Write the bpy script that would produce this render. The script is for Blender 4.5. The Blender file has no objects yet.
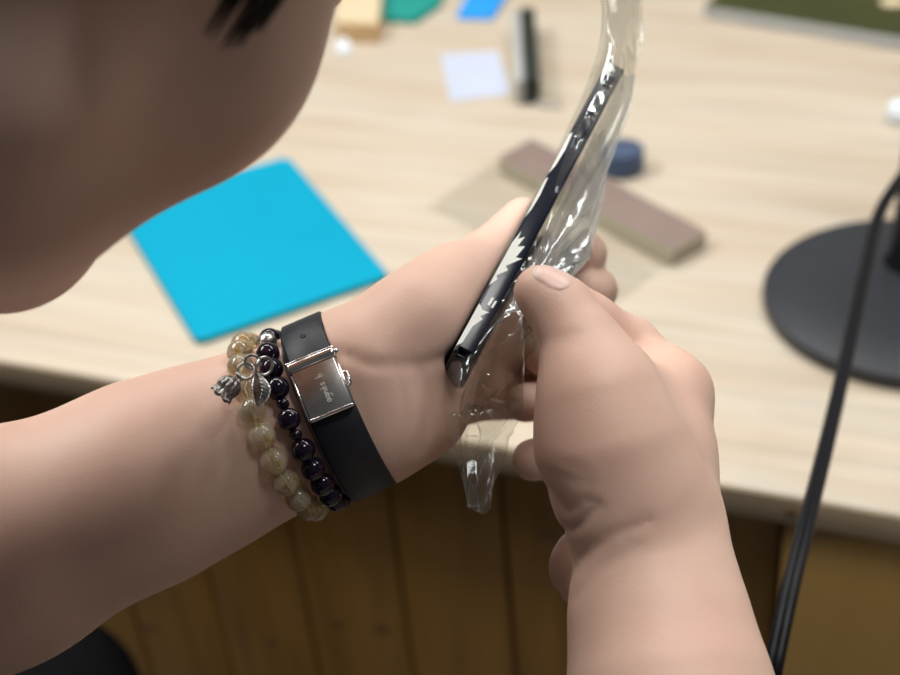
import bpy, bmesh, math, random
import numpy as np
from mathutils import Vector, Matrix
random.seed(7)
rng = np.random.default_rng(7)
SC = bpy.context.scene
COL = SC.collection
# ------------------------------------------------------------------ camera
FPX = 1350.0
TH, YAW, ROLL = math.radians(35.2), math.radians(-23.34), math.radians(5.66)
def cam_axes(th, yaw, roll):
    F = np.array([math.sin(yaw)*math.cos(th), math.cos(yaw)*math.cos(th), -math.sin(th)])
    R = np.array([math.cos(yaw), -math.sin(yaw), 0.0])
    D = np.cross(F, R)
    c, s = math.cos(roll), math.sin(roll)
    return np.stack([c*R+s*D, -s*R+c*D, F], 1)
CM = cam_axes(TH, YAW, ROLL)          # world = CM @ camera-space (x right, y down, z ahead) + CPOS
DESK_Z = 0.74
CAM_H = 0.52
_r = CM @ np.array([0.0, (438-337.5)/FPX, 1.0])
_o = _r*(CAM_H/-_r[2])
CPOS = np.array([-_o[0], -_o[1], DESK_Z+CAM_H])
def C(px, py, d):                     # camera-space point
    return np.array([(px-450)/FPX*d, (py-337.5)/FPX*d, d])
def toW(p):
    return np.asarray(p) @ CM.T + CPOS
def W(px, py, d):
    return Vector(toW(C(px, py, d)))
def D(px, py, z=DESK_Z):              # point on a horizontal plane
    r = CM @ np.array([(px-450)/FPX, (py-337.5)/FPX, 1.0])
    t = (z-CPOS[2])/r[2]
    return Vector(CPOS + r*t)
def dirW(v):
    return Vector(CM @ np.asarray(v, float))
UPC = CM.T @ np.array([0, 0, 1.0])    # world up in camera space

cam = bpy.data.cameras.new('camera')
co = bpy.data.objects.new('camera', cam); COL.objects.link(co)
cam.sensor_width = 36; cam.lens = FPX/900*36
m = np.eye(4); m[:3, 0] = CM[:, 0]; m[:3, 1] = -CM[:, 1]; m[:3, 2] = -CM[:, 2]; m[:3, 3] = CPOS
co.matrix_world = Matrix(m.tolist())
cam.clip_start = 0.01; cam.clip_end = 30
cam.dof.use_dof = True; cam.dof.focus_distance = 0.392; cam.dof.aperture_fstop = 9.0
SC.camera = co
SC.view_settings.view_transform = 'Standard'; SC.view_settings.look = 'None'
SC.view_settings.gamma = 1; SC.view_settings.exposure = 0.0
SC.view_settings.use_curve_mapping = False

# ------------------------------------------------------------------ materials
def mat(name, color=(0.5, 0.5, 0.5), rough=0.5, metal=0.0, **kw):
    m = bpy.data.materials.new(name); m.use_nodes = True
    b = m.node_tree.nodes['Principled BSDF']
    b.inputs['Base Color'].default_value = (*color, 1)
    b.inputs['Roughness'].default_value = rough
    b.inputs['Metallic'].default_value = metal
    for k, v in kw.items():
        b.inputs[k.replace('_', ' ')].default_value = v
    return m
def nd(m, t, **kw):
    n = m.node_tree.nodes.new(t)
    for k, v in kw.items(): setattr(n, k, v)
    return n
def lk(m, a, b): m.node_tree.links.new(a, b)
def noise_color(m, stops, scale=(1, 1, 1), nscale=5, detail=4, dist=0.0, bump=0.0, bscale=None, rough=None):
    """procedural colour from a stretched noise in object coordinates"""
    b = m.node_tree.nodes['Principled BSDF']
    tc = nd(m, 'ShaderNodeTexCoord'); mp = nd(m, 'ShaderNodeMapping')
    mp.inputs['Scale'].default_value = scale
    lk(m, tc.outputs['Object'], mp.inputs['Vector'])
    n = nd(m, 'ShaderNodeTexNoise'); n.inputs['Scale'].default_value = nscale
    n.inputs['Detail'].default_value = detail; n.inputs['Distortion'].default_value = dist
    lk(m, mp.outputs[0], n.inputs['Vector'])
    r = nd(m, 'ShaderNodeValToRGB'); e = r.color_ramp.elements
    while len(e) < len(stops): e.new(0.5)
    for el, (p, c) in zip(e, stops): el.position = p; el.color = (*c, 1)
    lk(m, n.outputs['Fac'], r.inputs[0]); lk(m, r.outputs[0], b.inputs['Base Color'])
    if bump:
        n2 = nd(m, 'ShaderNodeTexNoise'); n2.inputs['Scale'].default_value = bscale or nscale*6
        n2.inputs['Detail'].default_value = 3
        lk(m, mp.outputs[0], n2.inputs['Vector'])
        bp = nd(m, 'ShaderNodeBump'); bp.inputs['Strength'].default_value = bump; bp.inputs['Distance'].default_value = 0.0006
        lk(m, n2.outputs['Fac'], bp.inputs['Height']); lk(m, bp.outputs[0], b.inputs['Normal'])
    return m
M = {}
sk = M['skin'] = mat('skin', (0.6, 0.38, 0.28), 0.5)
noise_color(sk, [(0.3, (0.71, 0.45, 0.35)), (0.5, (0.74, 0.495, 0.39)), (0.7, (0.78, 0.54, 0.43))], nscale=28, detail=3, bump=0.12, bscale=1500)
sb = sk.node_tree.nodes['Principled BSDF']
sb.inputs['Subsurface Weight'].default_value = 0.12
sb.inputs['Subsurface Radius'].default_value = (1.0, 0.35, 0.2)
sb.inputs['Subsurface Scale'].default_value = 0.004
sb.inputs['Specular IOR Level'].default_value = 0.35
M['nail'] = mat('nail', (0.80, 0.555, 0.475), 0.35)
M['nail_tip'] = mat('nail_tip', (0.76, 0.61, 0.52), 0.4)
M['hair'] = noise_color(mat('hair', (0.02, 0.013, 0.01), 0.45), [(0.3, (0.012, 0.008, 0.006)), (0.7, (0.03, 0.02, 0.014))], nscale=60)
M['eye'] = mat('eye_white', (0.8, 0.78, 0.75), 0.1)
M['iris'] = mat('eye_iris', (0.03, 0.015, 0.01), 0.1)
M['cloth'] = noise_color(mat('black_cloth', (0.012, 0.012, 0.015), 0.9), [(0.3, (0.0015, 0.0015, 0.002)), (0.7, (0.004, 0.004, 0.005))], nscale=300, bump=0.4)
M['cloth'].node_tree.nodes['Principled BSDF'].inputs['Specular IOR Level'].default_value = 0.1
M['shirt'] = noise_color(mat('shirt_cloth', (0.03, 0.03, 0.04), 0.9), [(0.3, (0.02, 0.02, 0.026)), (0.7, (0.035, 0.035, 0.045))], nscale=300, bump=0.4)
# desk laminate: pale maple, grain along X
dk = M['desk'] = mat('maple_laminate', rough=0.45)
noise_color(dk, [(0.28, (0.52, 0.415, 0.30)), (0.45, (0.575, 0.485, 0.37)), (0.6, (0.60, 0.53, 0.425)), (0.75, (0.55, 0.455, 0.34))], scale=(1.1, 9, 1), nscale=3.2, detail=7, dist=0.5)
dk.node_tree.nodes['Principled BSDF'].inputs['Specular IOR Level'].default_value = 0.35
def fine_grain(m, scale, amount):
    b = m.node_tree.nodes['Principled BSDF']
    src = b.inputs['Base Color'].links[0].from_socket
    tc = nd(m, 'ShaderNodeTexCoord'); mp = nd(m, 'ShaderNodeMapping'); mp.inputs['Scale'].default_value = scale
    lk(m, tc.outputs['Object'], mp.inputs['Vector'])
    n = nd(m, 'ShaderNodeTexNoise'); n.inputs['Scale'].default_value = 10; n.inputs['Detail'].default_value = 5
    lk(m, mp.outputs[0], n.inputs['Vector'])
    mr = nd(m, 'ShaderNodeMapRange'); mr.inputs[1].default_value = 0.3; mr.inputs[2].default_value = 0.75
    mr.inputs[3].default_value = 1.0; mr.inputs[4].default_value = 1-amount
    lk(m, n.outputs['Fac'], mr.inputs[0])
    mx = nd(m, 'ShaderNodeMix', data_type='RGBA', blend_type='MULTIPLY'); mx.inputs['Factor'].default_value = 1
    lk(m, src, mx.inputs['A']); lk(m, mr.outputs[0], mx.inputs['B']); lk(m, mx.outputs['Result'], b.inputs['Base Color'])
fine_grain(dk, (0.5, 22, 1), 0.22)
eb = M['edge'] = mat('edge_band', rough=0.55)
noise_color(eb, [(0.3, (0.27, 0.20, 0.125)), (0.55, (0.36, 0.28, 0.18)), (0.8, (0.30, 0.23, 0.145))], scale=(1.5, 1, 30), nscale=4, detail=6, dist=0.8)
fine_grain(eb, (1, 1, 60), 0.2)
pn = M['pine'] = mat('pine_board', rough=0.5)
noise_color(pn, [(0.25, (0.175, 0.080, 0.012)), (0.5, (0.27, 0.135, 0.022)), (0.8, (0.31, 0.168, 0.031))], scale=(12, 12, 1.3), nscale=2.2, detail=6, dist=1.6)
fine_grain(pn, (30, 30, 0.8), 0.25)
M['knot'] = noise_color(mat('knot', rough=0.5), [(0.3, (0.10, 0.045, 0.012)), (0.7, (0.2, 0.09, 0.025))], nscale=80)
M['dark_gap'] = mat('board_groove', (0.05, 0.025, 0.008), 0.8)
M['pine2'] = noise_color(mat('plywood_side', rough=0.5), [(0.25, (0.22, 0.125, 0.032)), (0.5, (0.285, 0.172, 0.05)), (0.8, (0.25, 0.142, 0.038))], scale=(8, 8, 1.0), nscale=2.5, detail=6, dist=1.2)
M['teal'] = noise_color(mat('teal_mat', rough=0.75), [(0.3, (0.0, 0.29, 0.45)), (0.7, (0.0, 0.315, 0.48))], nscale=6)
M['teal'].node_tree.nodes['Principled BSDF'].inputs['Specular IOR Level'].default_value = 0.12
M['teal_side'] = mat('teal_side', (0.0, 0.22, 0.24), 0.8)
M['mauve'] = noise_color(mat('mauve_board', rough=0.55), [(0.3, (0.21, 0.15, 0.128)), (0.7, (0.245, 0.178, 0.152))], nscale=30)
M['cream'] = mat('cream_edge', (0.40, 0.36, 0.26), 0.6)
M['base_black'] = noise_color(mat('black_plastic', rough=0.42), [(0.3, (0.020, 0.022, 0.028)), (0.7, (0.025, 0.028, 0.035))], nscale=200)
M['rubber'] = mat('black_rubber', (0.004, 0.004, 0.006), 0.45, Specular_IOR_Level=0.25)
M['leather'] = noise_color(mat('black_leather', rough=0.5), [(0.3, (0.006, 0.007, 0.012)), (0.7, (0.014, 0.016, 0.024))], nscale=200, bump=0.12, bscale=1500)
M['lining'] = noise_color(mat('strap_lining', rough=0.55), [(0.3, (0.16, 0.12, 0.12)), (0.7, (0.25, 0.20, 0.20))], nscale=120)
M['silver'] = mat('brushed_silver', (0.60, 0.58, 0.55), 0.24, 1.0)
sv = M['silver']; noise_color(sv, [(0.3, (0.56, 0.53, 0.49)), (0.7, (0.70, 0.68, 0.65))], scale=(1, 1, 1), nscale=300)
M['bright'] = mat('polished_silver', (0.8, 0.8, 0.8), 0.12, 1.0)
M['oxid'] = noise_color(mat('oxidised_silver', rough=0.3, metal=1.0), [(0.30, (0.30, 0.30, 0.30)), (0.60, (0.72, 0.71, 0.69))], nscale=250)
M['engrave'] = mat('engraved_white', (0.85, 0.83, 0.80), 0.5)
gq = M['quartz'] = mat('golden_quartz', (0.9, 0.8, 0.55), 0.06, Transmission_Weight=0.76, IOR=1.54)
noise_color(gq, [(0.40, (0.95, 0.92, 0.76)), (0.53, (0.96, 0.92, 0.72)), (0.60, (0.75, 0.50, 0.06))], scale=(1, 1, 3), nscale=260, detail=3, dist=1.5)
M['onyx'] = noise_color(mat('black_stone', rough=0.07), [(0.35, (0.004, 0.003, 0.008)), (0.75, (0.02, 0.008, 0.03))], nscale=300)
M['case'] = mat('phone_case_black', (0.006, 0.008, 0.018), 0.22, Specular_IOR_Level=0.35)
M['case_white'] = mat('phone_case_white', (0.82, 0.84, 0.78), 0.3)
M['frame'] = mat('phone_frame', (0.02, 0.022, 0.035), 0.2, 0.6)
M['screen'] = mat('phone_screen', (0.01, 0.01, 0.012), 0.08)
M['green'] = mat('green_foam', (0.0, 0.26, 0.22), 0.7)
M['blue'] = mat('blue_plastic', (0.01, 0.30, 0.80), 0.5)
M['paper'] = noise_color(mat('white_paper', rough=0.8), [(0.3, (0.47, 0.52, 0.65)), (0.7, (0.50, 0.55, 0.67))], nscale=30)
M['white'] = mat('white_plastic', (0.75, 0.82, 0.88), 0.4)
M['beige'] = noise_color(mat('beige_card', rough=0.8), [(0.3, (0.60, 0.49, 0.31)), (0.7, (0.66, 0.54, 0.36))], nscale=30)
M['beige_side'] = mat('tan_card_side', (0.60, 0.40, 0.20), 0.8)
M['olive'] = noise_color(mat('olive_cover', rough=0.5), [(0.3, (0.028, 0.032, 0.003)), (0.7, (0.045, 0.05, 0.006))], nscale=12)
M['grey'] = mat('grey_plastic', (0.42, 0.43, 0.42), 0.5)
M['dkgreen'] = mat('black_green_plastic', (0.012, 0.018, 0.012), 0.5)
M['navy'] = mat('slate_blue_plastic', (0.055, 0.085, 0.15), 0.5)
M['floor'] = noise_color(mat('floor_tile', rough=0.5), [(0.3, (0.30, 0.27, 0.24)), (0.7, (0.36, 0.33, 0.29))], nscale=3)
M['wall'] = noise_color(mat('wall_paint', rough=0.8), [(0.3, (0.62, 0.60, 0.56)), (0.7, (0.66, 0.64, 0.60))], nscale=3)
def film_mat(name, tint, gl, rough, haze):
    m = bpy.data.materials.new(name); m.use_nodes = True
    nt = m.node_tree
    for n in list(nt.nodes):
        if n.type == 'BSDF_PRINCIPLED': nt.nodes.remove(n)
    out = [n for n in nt.nodes if n.type == 'OUTPUT_MATERIAL'][0]
    tr = nd(m, 'ShaderNodeBsdfTransparent'); tr.inputs[0].default_value = (*tint, 1)
    g = nd(m, 'ShaderNodeBsdfGlossy'); g.inputs['Roughness'].default_value = rough; g.inputs[0].default_value = (0.9, 0.95, 1, 1)
    df = nd(m, 'ShaderNodeBsdfDiffuse'); df.inputs[0].default_value = (0.62, 0.62, 0.60, 1)
    lw = nd(m, 'ShaderNodeLayerWeight'); lw.inputs['Blend'].default_value = 0.25
    mr = nd(m, 'ShaderNodeMapRange'); mr.inputs[3].default_value = gl; mr.inputs[4].default_value = min(0.9, gl*4+0.1)
    lk(m, lw.outputs['Fresnel'], mr.inputs[0])
    m0 = nd(m, 'ShaderNodeMixShader'); m0.inputs[0].default_value = haze
    lk(m, tr.outputs[0], m0.inputs[1]); lk(m, df.outputs[0], m0.inputs[2])
    m1 = nd(m, 'ShaderNodeMixShader'); lk(m, mr.outputs[0], m1.inputs[0])
    lk(m, m0.outputs[0], m1.inputs[1]); lk(m, g.outputs[0], m1.inputs[2]); lk(m, m1.outputs[0], out.inputs['Surface'])
    return m
M['film'] = film_mat('clear_film', (0.91, 0.91, 0.89), 0.035, 0.07, 0.03)
M['haze'] = film_mat('cloudy_film', (0.80, 0.80, 0.77), 0.08, 0.18, 0.45)
M['sheet'] = film_mat('clear_sheet', (0.985, 0.985, 0.98), 0.02, 0.05, 0.0)

# ------------------------------------------------------------------ object helpers
def link(name, me, ms, parent=None, smooth=True):
    o = bpy.data.objects.new(name, me); COL.objects.link(o)
    for q in (ms if isinstance(ms, (list, tuple)) else [ms]): me.materials.append(q)
    if smooth:
        me.polygons.foreach_set('use_smooth', [True]*len(me.polygons))
    if parent is not None:
        o.parent = parent
        o.matrix_parent_inverse = parent.matrix_world.inverted()
    return o
def obj(name, bm, ms, parent=None, smooth=False, auto=None):
    bmesh.ops.recalc_face_normals(bm, faces=bm.faces)
    me = bpy.data.meshes.new(name); bm.to_mesh(me); bm.free()
    o = link(name, me, ms, parent, smooth or auto is not None)
    if auto is not None:
        me.set_sharp_from_angle(angle=math.radians(auto))
    return o
def empty(name, loc):
    o = bpy.data.objects.new(name, None); COL.objects.link(o); o.location = loc
    o.empty_display_size = 0.01
    bpy.context.view_layer.update()
    return o
def tag(o, label, cat, group=None):
    o['label'] = label; o['category'] = cat
    if group: o['group'] = group
    return o
def struct(o): o['kind'] = 'structure'; return o
def quad_slab(bm, pts, z0, z1, rad=0.0, seg=5, mi_top=0, mi_side=0, bev=0.0):
    """slab over a convex polygon given in xy, with rounded corners"""
    pts = [Vector((p[0], p[1])) for p in pts]
    out = []
    n = len(pts)
    for i, p in enumerate(pts):
        a, b = pts[i-1], pts[(i+1) % n]
        if rad <= 0: out.append(p); continue
        da, db = (a-p).normalized(), (b-p).normalized()
        ang = da.angle(db)
        t = rad/math.tan(ang/2)
        p0, p1 = p+da*t, p+db*t
        for k in range(seg+1):
            s = k/seg
            out.append(p0*(1-s)**2 + p*2*s*(1-s) + p1*s*s)
    bot = [bm.verts.new((p.x, p.y, z0)) for p in out]
    rings = [bot]
    cen = sum(out, Vector((0, 0)))/len(out)
    if bev > 0:
        rings.append([bm.verts.new((p.x, p.y, z1-bev)) for p in out])
        def ins(p): v = (cen-p); return p + v.normalized()*bev
        rings.append([bm.verts.new((ins(p).x, ins(p).y, z1)) for p in out])
    else:
        rings.append([bm.verts.new((p.x, p.y, z1)) for p in out])
    N = len(out)
    for a, b in zip(rings[:-1], rings[1:]):
        for i in range(N):
            f = bm.faces.new((a[i], a[(i+1) % N], b[(i+1) % N], b[i])); f.material_index = mi_side
    f = bm.faces.new(rings[-1]); f.material_index = mi_top
    f = bm.faces.new(list(reversed(bot))); f.material_index = mi_side
def box(bm, c, sx, sy, sz, rot=None, bev=0.0, seg=2, mi=0):
    r = bmesh.ops.create_cube(bm, size=1.0)
    vs = r['verts']
    for v in vs: v.co = Vector((v.co.x*sx, v.co.y*sy, v.co.z*sz))
    fs = {f for v in vs for f in v.link_faces}
    if bev > 0:
        es = list({e for v in vs for e in v.link_edges})
        rr = bmesh.ops.bevel(bm, geom=es, offset=bev, segments=seg, affect='EDGES', profile=0.5)
        vs = list({v for f in rr['faces'] for v in f.verts} | {v for v in vs if v.is_valid})
    if rot is not None:
        for v in vs: v.co = rot @ v.co
    for v in vs: v.co += Vector(c)
    for f in {f for v in vs for f in v.link_faces}: f.material_index = mi
def frame_rot(x, y, z):
    return Matrix((x, y, z)).transposed().to_3x3()
def catmull(pts, n=8):
    pts = [np.asarray(p, float) for p in pts]
    P = [2*pts[0]-pts[1]] + pts + [2*pts[-1]-pts[-2]]
    out = []
    for i in range(1, len(P)-2):
        for k in range(n):
            t = k/n
            a, b, c, d = P[i-1], P[i], P[i+1], P[i+2]
            out.append(0.5*(2*b+(c-a)*t+(2*a-5*b+4*c-d)*t*t+(3*b-a-3*c+d)*t**3))
    out.append(pts[-1]); return out
def tube(bm, pts, r, seg=10, closed=False, caps=True, mi=0):
    pts = [Vector(p) for p in pts]; n = len(pts)
    rs = r if isinstance(r, (list, tuple)) else [r]*n
    up = None; rings = []
    for i, p in enumerate(pts):
        if closed: t = (pts[(i+1) % n]-pts[i-1]).normalized()
        else: t = (pts[min(i+1, n-1)]-pts[max(i-1, 0)]).normalized()
        if up is None:
            up = t.orthogonal().normalized()
        else:
            up = (up - t*up.dot(t)).normalized()
        s = t.cross(up)
        rings.append([bm.verts.new(p+(up*math.cos(a)+s*math.sin(a))*rs[i]) for a in [2*math.pi*k/seg for k in range(seg)]])
    m = n if closed else n-1
    for i in range(m):
        a, b = rings[i], rings[(i+1) % n]
        off = 0
        if closed and i == n-1:
            off = min(range(seg), key=lambda q: (a[0].co-b[q].co).length)
        for k in range(seg):
            f = bm.faces.new((a[k], a[(k+1) % seg], b[(k+1+off) % seg], b[(k+off) % seg])); f.material_index = mi
    if caps and not closed:
        bm.faces.new(list(reversed(rings[0]))).material_index = mi; bm.faces.new(rings[-1]).material_index = mi
def sphere(bm, c, r, u=20, v=14, mat4=None):
    r_ = bmesh.ops.create_uvsphere(bm, u_segments=u, v_segments=v, radius=r)
    for q in r_['verts']:
        if mat4 is not None: q.co = mat4 @ q.co
        q.co += Vector(c)
def lathe(bm, prof, c, ax, seg=24, mi=0):
    ax = Vector(ax).normalized(); u = ax.orthogonal().normalized(); v = ax.cross(u)
    rings = []
    for (rad, hgt) in prof:
        rings.append([bm.verts.new(Vector(c)+ax*hgt+(u*math.cos(a)+v*math.sin(a))*max(rad, 1e-5)) for a in [2*math.pi*k/seg for k in range(seg)]])
    for a, b in zip(rings[:-1], rings[1:]):
        for k in range(seg): bm.faces.new((a[k], a[(k+1) % seg], b[(k+1) % seg], b[k])).material_index = mi
    bm.faces.new(list(reversed(rings[0]))).material_index = mi; bm.faces.new(rings[-1]).material_index = mi

# ------------------------------------------------------------------ distance-field modelling of the body
class Cone:
    def __init__(s, a, b, ra, rb):
        s.a, s.b, s.ra, s.rb = np.asarray(a, float), np.asarray(b, float), ra, rb
        s.ba = s.b-s.a; s.bb = max(s.ba @ s.ba, 1e-12)
    def __call__(s, p):
        pa = p-s.a
        h = np.clip(pa @ s.ba/s.bb, 0, 1)
        q = pa-h[:, None]*s.ba
        return np.sqrt(np.einsum('ij,ij->i', q, q)) - (s.ra+(s.rb-s.ra)*h)
class Ell:
    def __init__(s, c, r, axes=np.eye(3)):
        s.c, s.r, s.ax = np.asarray(c, float), np.asarray(r, float), np.asarray(axes, float)  # rows = axes
    def __call__(s, p):
        q = (p-s.c) @ s.ax.T
        k0 = np.sqrt(((q/s.r)**2).sum(1))+1e-9; k1 = np.sqrt(((q/s.r**2)**2).sum(1))+1e-9
        return k0*(k0-1)/k1
class BoxP:
    def __init__(s, c, hs, axes, rad=0.0):
        s.c, s.h, s.ax, s.rad = np.asarray(c, float), np.asarray(hs, float)-rad, np.asarray(axes, float), rad
    def __call__(s, p):
        q = np.abs((p-s.c) @ s.ax.T)-s.h
        return np.sqrt((np.maximum(q, 0)**2).sum(1)) + np.minimum(q.max(1), 0) - s.rad
class Half:
    def __init__(s, c, n): s.c, s.n = np.asarray(c, float), np.asarray(n, float)/np.linalg.norm(n)
    def __call__(s, p): return (p-s.c) @ s.n
def smin(a, b, k):
    h = np.maximum(k-np.abs(a-b), 0)/k
    return np.minimum(a, b)-h*h*k*0.25
def chain(pts, rs, ks=None):
    return [Cone(pts[i], pts[i+1], rs[i], rs[i+1]) for i in range(len(pts)-1)]
class Body:
    def __init__(s, base, groups=(), carve=(), creases=()):
        s.base, s.groups, s.carve, s.creases = base, list(groups), list(carve), list(creases)
    def __call__(s, p, bound=None, cen=None):
        big = 1e3
        def act(pr, k):
            return bound is None or pr(cen)[0] < 3*bound+k+0.004
        d = None
        for pr, k in s.base:
            if not act(pr, k): continue
            v = pr(p); d = v if d is None else smin(d, v, k)
        if d is None: d = np.full(len(p), big)
        res = d
        for prs, kin, kout in s.groups:
            g = None
            for it in prs:
                pr, k = it if isinstance(it, tuple) else (it, kin)
                if not act(pr, kin+kout): continue
                v = pr(p); g = v if g is None else smin(g, v, k)
            if g is not None: res = np.minimum(res, smin(d, g, kout))
        for pr, k in s.carve:
            if bound is None or abs(pr(cen)[0]) < 3*bound+0.01 or pr(cen)[0] < 0:
                res = -smin(-res, pr(p), k)
        for px, dmin, dmax, amp, wid in s.creases:
            z = p[:, 2]
            if bound is not None and (cen[0, 2] < dmin-bound or cen[0, 2] > dmax+bound): continue
            q = np.stack([450+FPX*p[:, 0]/np.maximum(z, 0.05), 337.5+FPX*p[:, 1]/np.maximum(z, 0.05)], 1)
            dm = np.full(len(p), 1e9)
            for a, b in zip(px[:-1], px[1:]):
                a = np.array(a, float); b = np.array(b, float); ba = b-a
                h = np.clip((q-a) @ ba/(ba @ ba), 0, 1)
                e = q-a-h[:, None]*ba; dm = np.minimum(dm, np.sqrt((e*e).sum(1)))
            res = res+amp*np.exp(-(dm/wid)**2)*((z > dmin) & (z < dmax))
        return res
def mesh_sdf(fn, voxel, lo, hi, centre=None, R0=None, smooth=2, nb=12):
    """sparse surface nets; with R0 the grid is log-stretched outside a ball so that only the near part is fine"""
    lo, hi = np.asarray(lo, float), np.asarray(hi, float)
    def unwarp(q):
        if R0 is None: return q
        r = np.sqrt((q*q).sum(-1, keepdims=True))+1e-12
        rp = np.where(r < R0, r, R0*np.exp((r-R0)/R0))
        return centre+q/r*rp
    def scale(r): return 1.0 if R0 is None else max(1.0, math.exp((r-R0)/R0))
    bs = nb*voxel
    nblk = np.ceil((hi-lo)/bs).astype(int)
    I = np.stack(np.meshgrid(*[np.arange(n) for n in nblk], indexing='ij'), -1).reshape(-1, 3)
    cq = lo+(I+0.5)*bs
    cp = unwarp(cq)
    dc = fn(cp)
    rad = np.sqrt((cq*cq).sum(1))
    hd = bs*0.5*math.sqrt(3)
    bound = np.array([hd*scale(r+hd) for r in rad])
    keep = np.abs(dc) < bound*1.15+0.001
    I, bound, cp = I[keep], bound[keep], cp[keep]
    g = np.stack(np.meshgrid(*[np.arange(nb+1)]*3, indexing='ij'), -1).reshape(-1, 3)
    keys, verts, edges = [], [], {0: [], 1: [], 2: []}
    BIG = 1 << 20
    def key(ijk): return (ijk[..., 0].astype(np.int64)*BIG+ijk[..., 1])*BIG+ijk[..., 2]
    for bi in range(len(I)):
        gi = I[bi]*nb+g
        q = lo+gi*voxel
        v = fn(unwarp(q), bound[bi], cp[bi:bi+1]).reshape(nb+1, nb+1, nb+1)
        if v.min() > 0 or v.max() < 0: continue
        s = v < 0
        cnt = np.zeros((nb, nb, nb)); acc = np.zeros((nb, nb, nb, 3))
        for ax in range(3):
            o = [a for a in range(3) if a != ax]
            for d0 in (0, 1):
                for d1 in (0, 1):
                    sa = [slice(0, nb)]*3; sl = list(sa); sh = list(sa)
                    sl[o[0]] = slice(d0, nb+d0); sl[o[1]] = slice(d1, nb+d1)
                    sh[o[0]] = sl[o[0]]; sh[o[1]] = sl[o[1]]; sh[ax] = slice(1, nb+1)
                    a, b = v[tuple(sl)], v[tuple(sh)]
                    x = (a < 0) != (b < 0)
                    t = np.where(x, a/np.where(x, a-b, 1), 0)
                    cnt += x
                    acc[..., ax] += np.where(x, t, 0)
                    acc[..., o[0]] += np.where(x, d0, 0); acc[..., o[1]] += np.where(x, d1, 0)
                    if d0 == 0 and d1 == 0:
                        idx = np.argwhere(x)
                        if len(idx):
                            edges[ax].append(np.concatenate([I[bi]*nb+idx, a[tuple(idx.T)][:, None] < 0], 1))
        idx = np.argwhere(cnt > 0)
        if len(idx) == 0: continue
        cc = cnt[tuple(idx.T)][:, None]
        ijk = I[bi]*nb+idx
        keys.append(key(ijk)); verts.append(lo+(ijk+acc[tuple(idx.T)]/cc)*voxel)
    keys = np.concatenate(keys); verts = np.concatenate(verts)
    o = np.argsort(keys); keys, verts = keys[o], verts[o]
    faces = []
    for ax in range(3):
        E = np.concatenate(edges[ax]).astype(np.int64)
        ijk, neg = E[:, :3], E[:, 3].astype(bool)
        b, c = (ax+1) % 3, (ax+2) % 3
        qs = []
        for db, dc_ in ((1, 1), (0, 1), (0, 0), (1, 0)):
            t = ijk.copy(); t[:, b] -= db; t[:, c] -= dc_
            qs.append(np.searchsorted(keys, key(t)))
        qs = np.stack(qs, 1)
        ok = (qs < len(keys)).all(1)
        qs, nn, ij = qs[ok], neg[ok], ijk[ok]
        good = np.ones(len(qs), bool)
        for k, (db, dc_) in enumerate(((1, 1), (0, 1), (0, 0), (1, 0))):
            t = ij.copy(); t[:, b] -= db; t[:, c] -= dc_
            good &= keys[qs[:, k]] == key(t)
        qs, nn = qs[good], nn[good]
        qs[~nn] = qs[~nn][:, ::-1]
        faces.append(qs)
    F = np.concatenate(faces)
    P = unwarp(verts)
    for it in range(smooth):
        acc = np.zeros_like(P); cnt = np.zeros(len(P))
        for k in range(4):
            a, b = F[:, k], F[:, (k+1) % 4]
            np.add.at(acc, a, P[b]); np.add.at(cnt, a, 1)
            np.add.at(acc, b, P[a]); np.add.at(cnt, b, 1)
        P = P*0.45+0.55*acc/np.maximum(cnt, 1)[:, None]
    return P, F
def np_mesh(name, P, F):
    me = bpy.data.meshes.new(name)
    me.vertices.add(len(P)); me.vertices.foreach_set('co', P.astype(np.float32).ravel())
    me.loops.add(F.size); me.loops.foreach_set('vertex_index', F.astype(np.int32).ravel())
    me.polygons.add(len(F)); me.polygons.foreach_set('loop_start', np.arange(0, F.size, 4, dtype=np.int32))
    me.update(calc_edges=True); me.validate()
    return me

# ---- phone frame (camera space)
PH0 = C(463, 356, 0.398); PH1 = C(619, 62, 0.458)
phL = np.linalg.norm(PH1-PH0); pu = (PH1-PH0)/phL
_ray = C(545, 220, 1.0); pw = _ray-pu*(_ray @ pu); pw /= np.linalg.norm(pw)
pnn = np.cross(pu, pw); pnn *= np.sign(pnn[0])
PT, PWD = 0.0068, 0.064
def ph(u, n, w): return PH0+pu*u+pnn*n+pw*w

# ---- head frame
hF = np.array([.328, .28, .90]); hF /= np.linalg.norm(hF)
hU = np.array([.594, -.805, .034]); hU -= hF*(hU @ hF); hU /= np.linalg.norm(hU)
hR = np.cross(hF, hU)
HC = C(17, -274, .28)
HAX = np.stack([hR, hF, hU])
def H(r, f, u): return HC+hR*r+hF*f+hU*u
K = 0.02
headp = [(Ell(H(0, -.012, .03), (.076, .095, .088), HAX), .02), (Ell(H(0, .022, -.045), (.062, .070, .066), HAX), .03),
         (Ell(H(0, .052, .045), (.062, .05, .05), HAX), .03)]
for s in (-1, 1):
    headp += [(Ell(H(s*.040, .050, -.030), (.030, .034, .034), HAX), .02),
              (Cone(H(s*.055, .0, -.062), H(s*.016, .070, -.090), .017, .016), .03),
              (Cone(H(s*.012, .086, .026), H(s*.050, .062, .026), .010, .010), .015),
              (Ell(H(s*.079, -.012, -.004), (.008, .020, .031), HAX), .008),
              (Ell(H(s*.030, .078, .004), (.016, .012, .010), HAX), .006)]
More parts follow.
